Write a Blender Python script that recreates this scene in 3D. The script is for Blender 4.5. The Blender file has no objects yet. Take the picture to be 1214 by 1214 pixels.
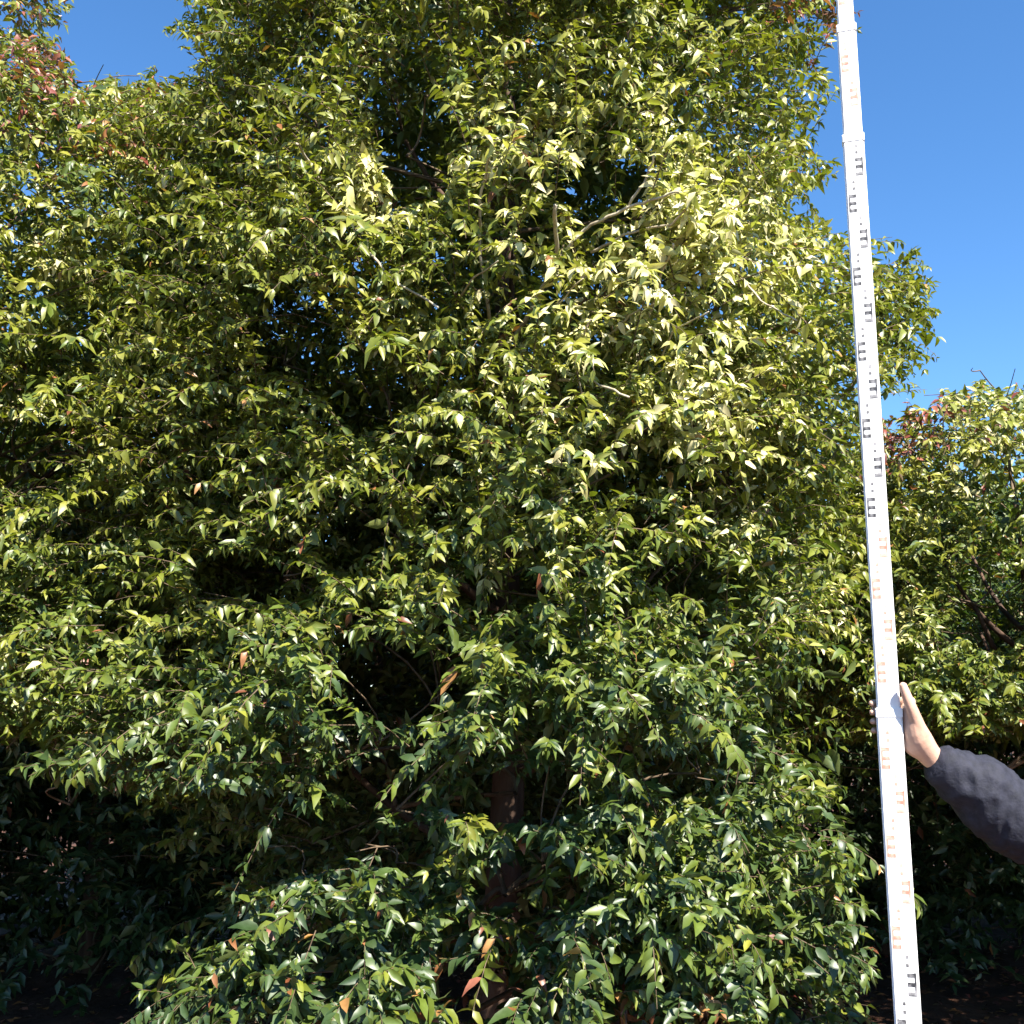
import bpy, bmesh, math, random
import numpy as np
from mathutils import Vector, Matrix, noise as mnoise

# ------------------------------------------------------------------ camera, sky, sun, exposure
sc = bpy.context.scene
C = sc.collection
W = 1214.0; F = 1300.0; PITCH = math.radians(10.6); CZ = 1.6
cam_d = bpy.data.cameras.new('camera'); cam = bpy.data.objects.new('camera', cam_d); C.objects.link(cam)
cam.location = (0, 0, CZ); cam.rotation_euler = (math.pi/2 + PITCH, 0, 0)
cam_d.sensor_width = 36; cam_d.lens = 36*F/W; cam_d.clip_start = 0.05; cam_d.clip_end = 3000
sc.camera = cam
sc.cycles.max_bounces = 4; sc.cycles.diffuse_bounces = 2; sc.cycles.glossy_bounces = 2; sc.cycles.transmission_bounces = 3

SUN_EL = math.radians(49); SUN_AZ = math.radians(28)        # azimuth: behind the camera, swung to the right
sun_dir = Vector((math.sin(SUN_AZ)*math.cos(SUN_EL), -math.cos(SUN_AZ)*math.cos(SUN_EL), math.sin(SUN_EL)))
wd = bpy.data.worlds.new('World'); sc.world = wd; wd.use_nodes = True
wn = wd.node_tree; wn.nodes.clear()
sky = wn.nodes.new('ShaderNodeTexSky'); sky.sky_type = 'NISHITA'; sky.sun_disc = False
sky.sun_elevation = SUN_EL; sky.sun_rotation = math.atan2(sun_dir.x, sun_dir.y)
sky.altitude = 1500; sky.air_density = 1.0; sky.dust_density = 0.0; sky.ozone_density = 3.0
bg = wn.nodes.new('ShaderNodeBackground'); bg.inputs['Strength'].default_value = 0.088
wo = wn.nodes.new('ShaderNodeOutputWorld')
hs = wn.nodes.new('ShaderNodeHueSaturation'); hs.inputs['Saturation'].default_value = 1.2
wn.links.new(sky.outputs[0], hs.inputs['Color']); wn.links.new(hs.outputs[0], bg.inputs[0]); wn.links.new(bg.outputs[0], wo.inputs[0])
sl = bpy.data.lights.new('sun', 'SUN'); sl.energy = 5.0; sl.angle = math.radians(0.53); sl.color = (1.0, 0.94, 0.83)
so = bpy.data.objects.new('sun', sl); C.objects.link(so)
so.rotation_euler = sun_dir.to_track_quat('Z', 'Y').to_euler(); so.location = (4, -8, 12)
sc.view_settings.view_transform = 'Standard'; sc.view_settings.look = 'None'
sc.view_settings.exposure = 1.7; sc.view_settings.gamma = 1.0; sc.view_settings.use_curve_mapping = False

# ------------------------------------------------------------------ helpers
rng = np.random.default_rng(11)
cp, sp = math.cos(PITCH), math.sin(PITCH)
def U(px, py, Y):                         # photograph pixel -> world point in the plane y = Y
    u = (px - W/2)/F; v = (W/2 - py)/F
    d = Vector((u, cp - v*sp, sp + v*cp)); k = Y/d.y
    return Vector((d.x*k, Y, CZ + d.z*k))
def project(P):                           # world points (n,3) -> px, py, depth
    x = P[:, 0]; y = P[:, 1]; z = P[:, 2] - CZ
    f = y*cp + z*sp; up = -y*sp + z*cp
    f = np.maximum(f, 1e-3)
    return W/2 + F*x/f, W/2 - F*up/f, f
def norm(a): return a/np.maximum(np.linalg.norm(a, axis=-1, keepdims=True), 1e-9)

def obj(name, me, mat=None, parent=None, **props):
    o = bpy.data.objects.new(name, me); C.objects.link(o)
    if mat is not None and not me.materials: me.materials.append(mat)
    if parent is not None: o.parent = parent
    for k, v in props.items(): o[k] = v
    return o
def empty(name, loc, **props):
    o = bpy.data.objects.new(name, None); C.objects.link(o); o.location = loc; o.empty_display_size = 0.1
    for k, v in props.items(): o[k] = v
    return o
def mesh_np(name, V, faces_flat, loop_tot, smooth=True):
    me = bpy.data.meshes.new(name)
    me.vertices.add(len(V)); me.vertices.foreach_set('co', np.ascontiguousarray(V, np.float32).ravel())
    me.loops.add(len(faces_flat)); me.loops.foreach_set('vertex_index', np.ascontiguousarray(faces_flat, np.int32))
    st = np.concatenate([[0], np.cumsum(loop_tot)[:-1]]).astype(np.int32)
    me.polygons.add(len(loop_tot)); me.polygons.foreach_set('loop_start', st)
    if smooth: me.polygons.foreach_set('use_smooth', np.ones(len(loop_tot), bool))
    me.update(calc_edges=True)
    return me
def tint_attr(me, cols):
    a = me.attributes.new('tint', 'FLOAT_COLOR', 'POINT')
    c = np.ones((len(cols), 4), np.float32); c[:, :3] = cols
    a.data.foreach_set('color', c.ravel())

def tubes_np(paths, radii, sides=5):
    """paths (n,m,3), radii (n,m) -> verts and quads of n tubes."""
    n, m, _ = paths.shape
    tan = norm(np.gradient(paths, axis=1))
    ref = np.zeros_like(tan); ref[..., 0] = 0.31; ref[..., 1] = 0.9; ref[..., 2] = 0.17
    s = norm(np.cross(tan, ref)); t = np.cross(tan, s)
    ang = np.arange(sides)*2*math.pi/sides
    V = (paths[:, :, None, :] + radii[:, :, None, None]*(np.cos(ang)[None, None, :, None]*s[:, :, None, :] + np.sin(ang)[None, None, :, None]*t[:, :, None, :]))
    V = V.reshape(-1, 3)
    i = np.arange(n)[:, None, None]; j = np.arange(m-1)[None, :, None]; k = np.arange(sides)[None, None, :]
    b = i*m*sides
    q = np.stack([b+j*sides+k, b+j*sides+(k+1) % sides, b+(j+1)*sides+(k+1) % sides, b+(j+1)*sides+k], -1).reshape(-1, 4)
    return V, q
def tube_mesh(name, pts, rads, sides=8, rough=0.0, cap=True):
    P = np.array([tuple(p) for p in pts], float)[None]; R = np.array(rads, float)[None]
    V, q = tubes_np(P, R, sides)
    if rough:
        V = V + np.array([tuple(mnoise.noise_vector(Vector(v)*9.0)) for v in V])*rough
    fl = q.ravel().tolist(); lt = [4]*len(q)
    if cap:
        m = P.shape[1]
        fl += list(range(sides))[::-1] + [(m-1)*sides+k for k in range(sides)]; lt += [sides, sides]
    return mesh_np(name, V, np.array(fl), np.array(lt))
def bez(a, b, c, m):
    t = np.linspace(0, 1, m)[:, None]; a, b, c = (np.array(tuple(v), float) for v in (a, b, c))
    return a*(1-t)**2 + 2*b*t*(1-t) + c*t*t

# ------------------------------------------------------------------ materials
def new_mat(name):
    m = bpy.data.materials.new(name); m.use_nodes = True; n = m.node_tree; n.nodes.clear()
    out = n.nodes.new('ShaderNodeOutputMaterial'); return m, n, out
def leaf_material(name='leaf_surface'):
    m, n, out = new_mat(name); L = n.links.new
    at = n.nodes.new('ShaderNodeAttribute'); at.attribute_name = 'tint'
    tc = n.nodes.new('ShaderNodeNewGeometry')
    nz = n.nodes.new('ShaderNodeTexNoise'); nz.inputs['Scale'].default_value = 55; nz.inputs['Detail'].default_value = 2
    L(tc.outputs['Position'], nz.inputs['Vector'])
    mr = n.nodes.new('ShaderNodeMapRange'); mr.inputs['To Min'].default_value = 0.72; mr.inputs['To Max'].default_value = 1.3
    L(nz.outputs['Fac'], mr.inputs['Value'])
    mx = n.nodes.new('ShaderNodeVectorMath'); mx.operation = 'SCALE'
    L(at.outputs['Color'], mx.inputs[0]); L(mr.outputs[0], mx.inputs['Scale'])
    # underside of a leaf is paler and duller
    pale = n.nodes.new('ShaderNodeMix'); pale.data_type = 'RGBA'; pale.inputs['B'].default_value = (0.16, 0.19, 0.075, 1)
    bf = n.nodes.new('ShaderNodeMath'); bf.operation = 'MULTIPLY'; bf.inputs[1].default_value = 0.5
    L(tc.outputs['Backfacing'], bf.inputs[0]); L(bf.outputs[0], pale.inputs['Factor']); L(mx.outputs[0], pale.inputs['A'])
    p = n.nodes.new('ShaderNodeBsdfPrincipled')
    L(pale.outputs['Result'], p.inputs['Base Color'])
    ro = n.nodes.new('ShaderNodeMapRange'); ro.inputs['To Min'].default_value = 0.34; ro.inputs['To Max'].default_value = 0.52
    L(nz.outputs['Fac'], ro.inputs['Value']); L(ro.outputs[0], p.inputs['Roughness'])
    p.inputs['Specular IOR Level'].default_value = 0.55
    tr = n.nodes.new('ShaderNodeBsdfTranslucent')
    tcv = n.nodes.new('ShaderNodeVectorMath'); tcv.operation = 'MULTIPLY'; tcv.inputs[1].default_value = (1.5, 1.7, 0.55)
    L(mx.outputs[0], tcv.inputs[0]); L(tcv.outputs[0], tr.inputs['Color'])
    ms = n.nodes.new('ShaderNodeMixShader'); ms.inputs[0].default_value = 0.22
    L(p.outputs[0], ms.inputs[1]); L(tr.outputs[0], ms.inputs[2]); L(ms.outputs[0], out.inputs['Surface'])
    return m
def noisy(name, c1, c2, scale=8, rough=0.7, bump=0.0, bscale=40, spec=0.4, stretch=(1, 1, 1), detail=6, lo=0.35, hi=0.68):
    m, n, out = new_mat(name); L = n.links.new
    tc = n.nodes.new('ShaderNodeTexCoord'); mp = n.nodes.new('ShaderNodeMapping'); mp.inputs['Scale'].default_value = stretch
    L(tc.outputs['Object'], mp.inputs['Vector'])
    nz = n.nodes.new('ShaderNodeTexNoise'); nz.inputs['Scale'].default_value = scale; nz.inputs['Detail'].default_value = detail
    L(mp.outputs[0], nz.inputs['Vector'])
    cr = n.nodes.new('ShaderNodeValToRGB'); cr.color_ramp.elements[0].position = lo; cr.color_ramp.elements[1].position = hi
    cr.color_ramp.elements[0].color = (*c1, 1); cr.color_ramp.elements[1].color = (*c2, 1)
    L(nz.outputs['Fac'], cr.inputs[0])
    p = n.nodes.new('ShaderNodeBsdfPrincipled'); p.inputs['Roughness'].default_value = rough; p.inputs['Specular IOR Level'].default_value = spec
    L(cr.outputs[0], p.inputs['Base Color']); L(p.outputs[0], out.inputs['Surface'])
    if bump:
        b2 = n.nodes.new('ShaderNodeTexNoise'); b2.inputs['Scale'].default_value = bscale; b2.inputs['Detail'].default_value = 5
        L(mp.outputs[0], b2.inputs['Vector'])
        bp = n.nodes.new('ShaderNodeBump'); bp.inputs['Strength'].default_value = 0.6; bp.inputs['Distance'].default_value = bump
        L(b2.outputs['Fac'], bp.inputs['Height']); L(bp.outputs[0], p.inputs['Normal'])
    return m
LEAF = leaf_material()
BARK = noisy('bark', (0.035, 0.019, 0.013), (0.11, 0.064, 0.042), 14, 0.85, 0.01, 60, stretch=(1, 1, 0.25))
TWIG = noisy('twig_bark', (0.07, 0.045, 0.028), (0.17, 0.12, 0.075), 30, 0.8)
PALE_BARK = noisy('pale_branch_bark', (0.32, 0.26, 0.18), (0.55, 0.49, 0.37), 25, 0.75, 0.002, 120)
SOIL = noisy('soil', (0.035, 0.018, 0.012), (0.12, 0.055, 0.032), 2.2, 0.95, 0.03, 22, spec=0.2)
WHITE = noisy('staff_enamel', (0.70, 0.69, 0.67), (0.83, 0.82, 0.80), 18, 0.42, 0.0005, 200, stretch=(1, 1, 0.3), lo=0.25, hi=0.5)
BLACKP = noisy('black_print', (0.03, 0.03, 0.035), (0.34, 0.33, 0.34), 60, 0.5, lo=0.40, hi=0.72)
REDP = noisy('worn_red_print', (0.50, 0.15, 0.10), (0.71, 0.47, 0.39), 60, 0.5, lo=0.32, hi=0.7)
ALU = noisy('aluminium', (0.42, 0.42, 0.43), (0.58, 0.58, 0.6), 30, 0.38)
SKIN = noisy('skin', (0.47, 0.27, 0.19), (0.62, 0.40, 0.30), 22, 0.5, 0.0006, 300, lo=0.3, hi=0.7)
JACKET = noisy('jacket_fabric', (0.009, 0.010, 0.018), (0.020, 0.021, 0.036), 60, 0.8, 0.0025, 150, lo=0.3, hi=0.7)
TROUSER = noisy('trouser_fabric', (0.012, 0.013, 0.018), (0.03, 0.031, 0.04), 30, 0.85, 0.002, 180)
SHOE = noisy('boot_leather', (0.05, 0.03, 0.02), (0.12, 0.075, 0.045), 20, 0.6, 0.002, 90)
HAIR = noisy('hair', (0.01, 0.007, 0.005), (0.035, 0.022, 0.014), 40, 0.55, 0.003, 160, stretch=(1, 1, 0.2))
EYEW = noisy('eye_white', (0.72, 0.70, 0.68), (0.8, 0.78, 0.76), 10, 0.25)
EYEB = noisy('iris', (0.03, 0.015, 0.008), (0.06, 0.03, 0.015), 60, 0.2)
LIP = noisy('lip', (0.36, 0.13, 0.10), (0.45, 0.19, 0.15), 30, 0.5)

# ------------------------------------------------------------------ ground
def ground_height(x, y):
    r = math.hypot(x, y - 3)
    k = max(0.0, 1 - r/40.0)
    return 0.035*k*mnoise.noise(Vector((x*0.7, y*0.7, 3.1))) + 0.02*k*mnoise.noise(Vector((x*2.3, y*2.3, 7.7)))
xs = np.concatenate([np.array([-900, -300, -90, -30, -12]), np.linspace(-6.5, 6.5, 80), np.array([12, 30, 90, 300, 900])])
ys = np.concatenate([np.array([-900, -300, -90, -30, -8]), np.linspace(-3, 11, 90), np.array([18, 40, 120, 400, 1200])])
GV = np.array([(x, y, ground_height(x, y)) for y in ys for x in xs])
nx = len(xs)
gf = np.array([(j*nx+i, j*nx+i+1, (j+1)*nx+i+1, (j+1)*nx+i) for j in range(len(ys)-1) for i in range(nx-1)])
obj('ground', mesh_np('ground', GV, gf.ravel(), np.full(len(gf), 4)), SOIL, kind='structure',
    label='dark red-brown bare soil in the shade under the trees', category='ground')

# ------------------------------------------------------------------ leaves
def leaf_template(fold, droop, wave, low=False, mid=False):
    """unit leaf along +x (u), width along y, normal +z.  pointed ovate blade on a short stalk."""
    if low:
        us = [0.0, 0.42, 1.0]; ws = [0.0, 0.19, 0.0]
    elif mid:
        us = [0.0, 0.30, 0.66, 1.0]; ws = [0.0, 0.19, 0.14, 0.0]
    else:
        us = [0.0, 0.14, 0.42, 0.72, 1.0]; ws = [0.0, 0.115, 0.195, 0.115, 0.0]
    V = []; rows = []
    for k, (u, w) in enumerate(zip(us, ws)):
        z = -droop*u*u
        if w == 0: rows.append([len(V)]); V.append((u*(1-0.25*droop*u), 0, z))
        else:
            wz = wave*math.sin(5*u)
            rows.append([len(V), len(V)+1, len(V)+2])
            V += [(u*(1-0.25*droop*u), -w, z+fold*w+wz), (u*(1-0.25*droop*u), 0, z), (u*(1-0.25*droop*u), w, z+fold*w-wz)]
    Fc = []
    for a, b in zip(rows[:-1], rows[1:]):
        if len(a) == 1 and len(b) == 3: Fc += [(a[0], b[1], b[0]), (a[0], b[2], b[1])]
        elif len(a) == 3 and len(b) == 3: Fc += [(a[0], a[1], b[1], b[0]), (a[1], a[2], b[2], b[1])]
        else: Fc += [(a[0], a[1], b[0]), (a[1], a[2], b[0])]
    Fc = [f[::-1] for f in Fc]
    V = np.array(V)
    # make sure the upper side faces +z
    a, b, c = V[Fc[0][0]], V[Fc[0][1]], V[Fc[0][2]]
    if np.cross(b-a, c-a)[2] < 0: Fc = [f[::-1] for f in Fc]
    return V, Fc
TPL = [leaf_template(0.45, 0.18, 0.0), leaf_template(0.25, 0.40, 0.02), leaf_template(0.6, 0.08, -0.02), leaf_template(0.35, 0.62, 0.03)]
TPL_MID = [leaf_template(a, b, c, mid=True) for a, b, c in ((0.45, 0.18, 0.0), (0.25, 0.40, 0.02), (0.6, 0.08, -0.02), (0.35, 0.62, 0.03))]
TPL_KITE = [(np.array([(0, 0, 0), (0.40, -0.2, 0.06), (0.96, 0, -0.14), (0.40, 0.2, 0.06)]), [(0, 1, 2), (0, 2, 3)])]
TPL_LOW = [leaf_template(0.4, 0.2, 0, True), leaf_template(0.3, 0.4, 0, True)]

def leaves_mesh(name, pos, d, nrm, size, width, col, tpls):
    side = np.cross(nrm, d)
    Vs, Fs, Ls, Cs = [], [], [], []; off = 0
    which = rng.integers(0, len(tpls), len(pos))
    for k, (TV, TF) in enumerate(tpls):
        ix = np.nonzero(which == k)[0]
        if not len(ix): continue
        v = (TV[None, :, 0:1]*d[ix][:, None] + TV[None, :, 1:2]*width[ix][:, None, None]*side[ix][:, None] + TV[None, :, 2:3]*nrm[ix][:, None])*size[ix][:, None, None] + pos[ix][:, None]
        nv = len(TV)
        flat = np.array([i for f in TF for i in f]); lt = np.array([len(f) for f in TF])
        Fs.append((flat[None] + (off + np.arange(len(ix))*nv)[:, None]).ravel()); Ls.append(np.tile(lt, len(ix)))
        Vs.append(v.reshape(-1, 3)); Cs.append(np.repeat(col[ix], nv, axis=0)); off += nv*len(ix)
    me = mesh_np(name, np.concatenate(Vs), np.concatenate(Fs), np.concatenate(Ls))
    tint_attr(me, np.concatenate(Cs))
    return me

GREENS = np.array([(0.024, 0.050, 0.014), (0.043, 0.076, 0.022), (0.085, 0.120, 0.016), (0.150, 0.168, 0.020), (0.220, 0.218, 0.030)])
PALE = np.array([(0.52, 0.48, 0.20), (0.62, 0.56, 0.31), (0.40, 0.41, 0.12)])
RED = np.array([(0.21, 0.055, 0.04), (0.27, 0.10, 0.065), (0.18, 0.06, 0.055)])
RUST = np.array([(0.24, 0.10, 0.035), (0.33, 0.17, 0.06), (0.16, 0.055, 0.025)])

def grow(boughs, shoots_per, leaf_len, node_gap=0.022, grade=None, zones=None, front=None, droop=(0.1, 0.8), yellow=0.0, shoot_len=(0.12, 0.34), reject=None):
    """boughs: (c, outward, spread, n_mult, tone, redness) -> leaf arrays, twig paths."""
    S, D, T, RD, O = [], [], [], [], []
    for c, o, spread, mult, tone, red in boughs:
        n = max(2, int(round(shoots_per*mult)))
        s = c + rng.normal(0, 1, (n, 3))*spread*np.array([1, 1, 0.62])
        d = norm(o[None]*0.75 + (s - c)/max(spread, 1e-3)*0.35 + np.array([0, 0, 0.42]) + rng.normal(0, 0.42, (n, 3)))
        S.append(s); D.append(d); T.append(np.full(n, tone)); RD.append(np.full(n, red)); O.append(np.repeat(o[None], n, 0))
    S = np.concatenate(S); D = np.concatenate(D); T = np.concatenate(T); RD = np.concatenate(RD); O = np.concatenate(O)
    n = len(S); L = rng.uniform(*shoot_len, n); g = rng.uniform(*droop, n)
    if reject is not None:
        mid = S + D*(L*0.5)[:, None]; mid[:, 2] -= g*L*0.2
        end = S + D*(L*1.05)[:, None]; end[:, 2] -= g*L*0.8 + 0.03
        k = ~(reject(S) | reject(mid) | reject(end)); S, D, T, RD, O, L, g = S[k], D[k], T[k], RD[k], O[k], L[k], g[k]
        n = len(S)
    t7 = np.linspace(0, 1, 4)
    paths = S[:, None] + D[:, None]*(L[:, None]*t7)[..., None]
    paths[..., 2] -= (g*L)[:, None]*t7**2*0.8
    rad = np.linspace(0.0022, 0.0007, 4)[None]*np.ones((n, 1))
    M = int(shoot_len[1]/node_gap)
    idx = np.arange(M)[None]*np.ones((n, 1)); tt = (idx + 0.7)*node_gap/L[:, None]
    ok = tt <= 1.0
    base = S[:, None] + D[:, None]*(L[:, None]*tt)[..., None]; base[..., 2] -= (g*L)[:, None]*tt**2*0.8
    tan = D[:, None] - np.array([0, 0, 1.0])*(1.6*g[:, None]*tt)[..., None]; tan = norm(tan)
    up = np.array([0.03, 0.02, 1.0]); side = norm(np.cross(tan, np.broadcast_to(up, tan.shape)))
    P, LD, LN, LT, LR, LF = [], [], [], [], [], []
    for sgn in (-1, 1):
        keep = ok & (rng.random(ok.shape) < 0.93)
        nn = int(keep.sum())
        ta, sd = tan[keep], side[keep]*sgn
        ld = norm(ta*rng.uniform(0.3, 0.9, (nn, 1)) + sd*rng.uniform(0.35, 0.95, (nn, 1)) + np.array([0, 0, -1])*rng.uniform(-0.15, 0.8, (nn, 1)) + rng.normal(0, 0.34, (nn, 3)))
        out = np.repeat(O[:, None], M, 1)[keep]
        n0 = np.array([0, 0, 0.85]) + out*0.45 + rng.normal(0, 0.48, (nn, 3))
        ln = norm(n0 - (n0*ld).sum(1, keepdims=True)*ld)
        P.append(base[keep]); LD.append(ld); LN.append(ln)
        LT.append(np.repeat(T[:, None], M, 1)[keep]); LR.append(np.repeat(RD[:, None], M, 1)[keep]); LF.append(tt[keep])
    P, LD, LN, LT, LR, LF = (np.concatenate(a) for a in (P, LD, LN, LT, LR, LF))
    n = len(P)
    size = leaf_len*np.clip(rng.normal(0.92, 0.24, n), 0.4, 1.5)*np.where(LF > 0.85, 0.7, 1.0)
    if grade is not None: size *= np.interp(P[:, 2], *grade)
    width = rng.uniform(0.8, 1.2, n)
    tone = np.clip(LT + rng.normal(0, 0.55, n) + 0.8*(LF - 0.4) + yellow + 0.75*np.clip(P[:, 2] - 1.45, -1.0, 1.3), 0, 3.999)  # height term paints stronger light above and weaker below into leaf colour
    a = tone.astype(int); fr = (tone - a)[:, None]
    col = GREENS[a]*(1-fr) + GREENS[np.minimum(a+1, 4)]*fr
    isred = rng.random(n) < LR*np.clip(LF*1.4, 0.15, 1)
    col[isred] = RED[rng.integers(0, 3, isred.sum())]
    old = rng.random(n) < 0.010
    col[old] = RUST[rng.integers(0, 3, old.sum())]
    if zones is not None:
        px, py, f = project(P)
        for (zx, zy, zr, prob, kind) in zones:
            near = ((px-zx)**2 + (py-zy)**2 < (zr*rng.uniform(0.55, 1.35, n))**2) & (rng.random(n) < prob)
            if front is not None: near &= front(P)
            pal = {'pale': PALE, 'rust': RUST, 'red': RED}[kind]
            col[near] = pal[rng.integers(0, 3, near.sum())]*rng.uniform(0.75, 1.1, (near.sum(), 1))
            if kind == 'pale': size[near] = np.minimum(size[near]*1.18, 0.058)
    col = col*rng.uniform(0.82, 1.18, (n, 1))
    return P, LD, LN, size, width, col, paths, rad

LEAF_PROTO = None
def leaf_protos():
    """a palette of single leaf meshes shared by the leaf objects"""
    out = []
    pal = [*GREENS, GREENS[2]*1.15, GREENS[1]*0.8, GREENS[3]*1.2, *PALE, RED[1], RUST[1]]
    for c in pal:
        row = []
        for TV, TF in TPL:
            me = mesh_np('leaf', TV, np.array([i for f in TF for i in f]), np.array([len(f) for f in TF]))
            tint_attr(me, np.repeat(np.array(c)[None], len(TV), 0)); me.materials.append(LEAF); row.append(me)
        out.append((np.array(c), row))
    return out

def pick_visible(P, LD, LN, size, want, extra_block=None):
    ctr = P + LD*size[:, None]*0.5
    px, py, f = project(ctr)
    inside = (px > 4) & (px < W-4) & (py > 4) & (py < W-4) & (P[:, 1] > 0.5)
    view = norm(ctr - np.array([0, 0, CZ]))
    area = size**2*np.abs((LN*view).sum(1))/f**2
    cell = (px//9).astype(int)*1000 + (py//9).astype(int)
    order = np.argsort(f); order = order[inside[order]]
    _, first = np.unique(cell[order], return_index=True)
    vis = order[first]
    vis = vis[np.argsort(-area[vis])][:want]
    return vis

def build_tree(name, loc, label, boughs, shoots_per, leaf_len, n_single, tpls, trunk_pts, trunk_r, zones=None, front=None,
               group=None, limbs=True, reject=None, fill=None, limb_z0=0.75, **kw):
    global LEAF_PROTO
    props = dict(label=label, category='tree')
    if group: props['group'] = group
    root = empty(name, loc, **props); base = np.array(loc, float)
    P, LD, LN, size, width, col, paths, rad = grow(boughs, shoots_per, leaf_len, zones=zones, front=front, reject=reject, **kw)
    if fill:
        I = grow(fill, shoots_per*0.8, 0.072, node_gap=0.042, reject=reject)[:6]
        P, LD, LN, size, width, col = (np.concatenate([x, y]) for x, y in zip((P, LD, LN, size, width, col), I))
    sel = np.array([], int)
    if n_single:
        if LEAF_PROTO is None: LEAF_PROTO = leaf_protos()
        sel = pick_visible(P, LD, LN, size, n_single)
        cols = np.array([c for c, _ in LEAF_PROTO])
        side = np.cross(LN, LD)
        for i in sel:
            k = int(np.argmin(((cols - col[i])**2).sum(1)/(cols.sum(1)+0.1)))
            o = bpy.data.objects.new('leaf', LEAF_PROTO[k][1][int(rng.integers(0, 4))]); C.objects.link(o); o.parent = root
            m = Matrix(((LD[i][0]*size[i], side[i][0]*size[i]*width[i], LN[i][0]*size[i], P[i][0]-base[0]),
                        (LD[i][1]*size[i], side[i][1]*size[i]*width[i], LN[i][1]*size[i], P[i][1]-base[1]),
                        (LD[i][2]*size[i], side[i][2]*size[i]*width[i], LN[i][2]*size[i], P[i][2]-base[2]), (0, 0, 0, 1)))
            o.matrix_basis = m
    rest = np.ones(len(P), bool); rest[sel] = False
    px, py, fd = project(P)
    cell = np.clip(px//11, -40, 180).astype(int)*400 + np.clip(py//11, -40, 180).astype(int); cmin = cell.min(); cell -= cmin
    near = np.full(cell.max()+1, 1e9); np.minimum.at(near, cell, fd)
    depth = fd - near[cell]; back = P[:, 1] > base[1] + 0.1
    def sub(m): return (P[m]-base, LD[m], LN[m], size[m], width[m], col[m])
    tiers = [('crown', rest & ~back & (depth < 0.15), tpls), ('inner_foliage', rest & ~back & (depth >= 0.15) & (depth < 0.42), TPL_LOW),
             ('shaded_foliage', rest & (back | (depth >= 0.42)), TPL_KITE)]
    for nm, m, tp_ in tiers:
        a = sub(m)
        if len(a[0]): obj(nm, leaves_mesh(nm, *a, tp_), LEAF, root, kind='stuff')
    # trunk and limbs
    tp = np.array(trunk_pts, float)
    obj('trunk', tube_mesh('trunk', tp - base, trunk_r, 12, 0.012), BARK, root)
    tz = tp[:, 2]
    limb_end = []
    BC = np.array([b[0] for b in boughs])
    if limbs:
        zs = np.linspace(limb_z0, tz[-1]*0.9, 14)
        for i, z in enumerate(zs):
            a = i*2.399 + 0.6
            ix = np.interp(z, tz, tp[:, 0]); iy = np.interp(z, tz, tp[:, 1])
            r = 0.75 - 0.45*(z - zs[0])/(zs[-1]-zs[0])
            e = np.array([ix + math.cos(a)*r, iy + math.sin(a)*r, z + 0.45])
            pts = bez((ix, iy, z), (ix + math.cos(a)*r*0.55, iy + math.sin(a)*r*0.55, z + 0.1), e, 8)
            r0 = 0.024 - 0.010*i/14
            obj('limb', tube_mesh('limb', pts - base, np.linspace(r0, r0*0.45, 8), 7, 0.004), BARK, root)
            limb_end += [pts[4], pts[7]]
    E = np.array(limb_end) if limb_end else tp
    # secondary branches: every leafy bough grows from the nearest limb or inner bough; thickness follows what it carries
    starts = paths[:, 0]
    BC = [c for c in BC if (np.abs(starts - c).max(1) < 0.2).sum() >= 9]
    axis = lambda c: math.hypot(c[0] - np.interp(c[2], tz, tp[:, 0]), c[1] - np.interp(c[2], tz, tp[:, 1]))
    BC.sort(key=axis)
    nodes = [tuple(e) for e in E]; par = []; nE = len(nodes); NA = np.array([axis(e) for e in E])
    for c in BC:
        N = np.array(nodes); d = np.linalg.norm(N - c, axis=1) + np.where(N[:, 2] > c[2] + 0.05, 0.5, 0) + 1.5*np.maximum(0, NA - (axis(c) - 0.22))
        par.append(int(np.argmin(d))); nodes.append(tuple(c)); NA = np.append(NA, axis(c))
    load = np.ones(len(nodes))
    for k in range(len(BC)-1, -1, -1): load[par[k]] += load[nE+k]
    bp, br = [], []
    for k, c in enumerate(BC):
        a = np.array(nodes[par[k]]); inw = np.array([tp[1][0] - c[0], tp[1][1] - c[1], 0])*0.16; mid = (a + c)/2 + inw + np.array([0, 0, 0.03]) + rng.normal(0, 0.03, 3)
        bp.append(bez(a, mid, c, 6))
        r1 = 0.0022*math.sqrt(load[nE+k]); r0 = min(0.012, r1 + 0.0012)
        br.append(np.linspace(r0, min(r1, 0.011)*0.8, 6))
    br = np.array(br)
    V1, q1 = tubes_np(np.array(bp) - base, br, 5)
    if not limbs: paths, rad = paths[::6], rad[::6]
    else:
        qx, qy, qf = project(paths[:, 2]); qc = np.clip(np.clip(qx//11, -40, 180).astype(int)*400 + np.clip(qy//11, -40, 180).astype(int) - cmin, 0, len(near)-1)
        seen = qf < np.where(near[qc] > 1e8, 99, near[qc]) + 0.35; seen[::8] = True; paths, rad = paths[seen], rad[seen]
    V2, q2 = tubes_np(paths - base, rad, 3)
    V = np.concatenate([V1, V2]); q = np.concatenate([q1, q2 + len(V1)])
    obj('twigs', mesh_np('twigs', V, q.ravel(), np.full(len(q), 4)), TWIG, root, kind='stuff')
    return root

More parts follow.
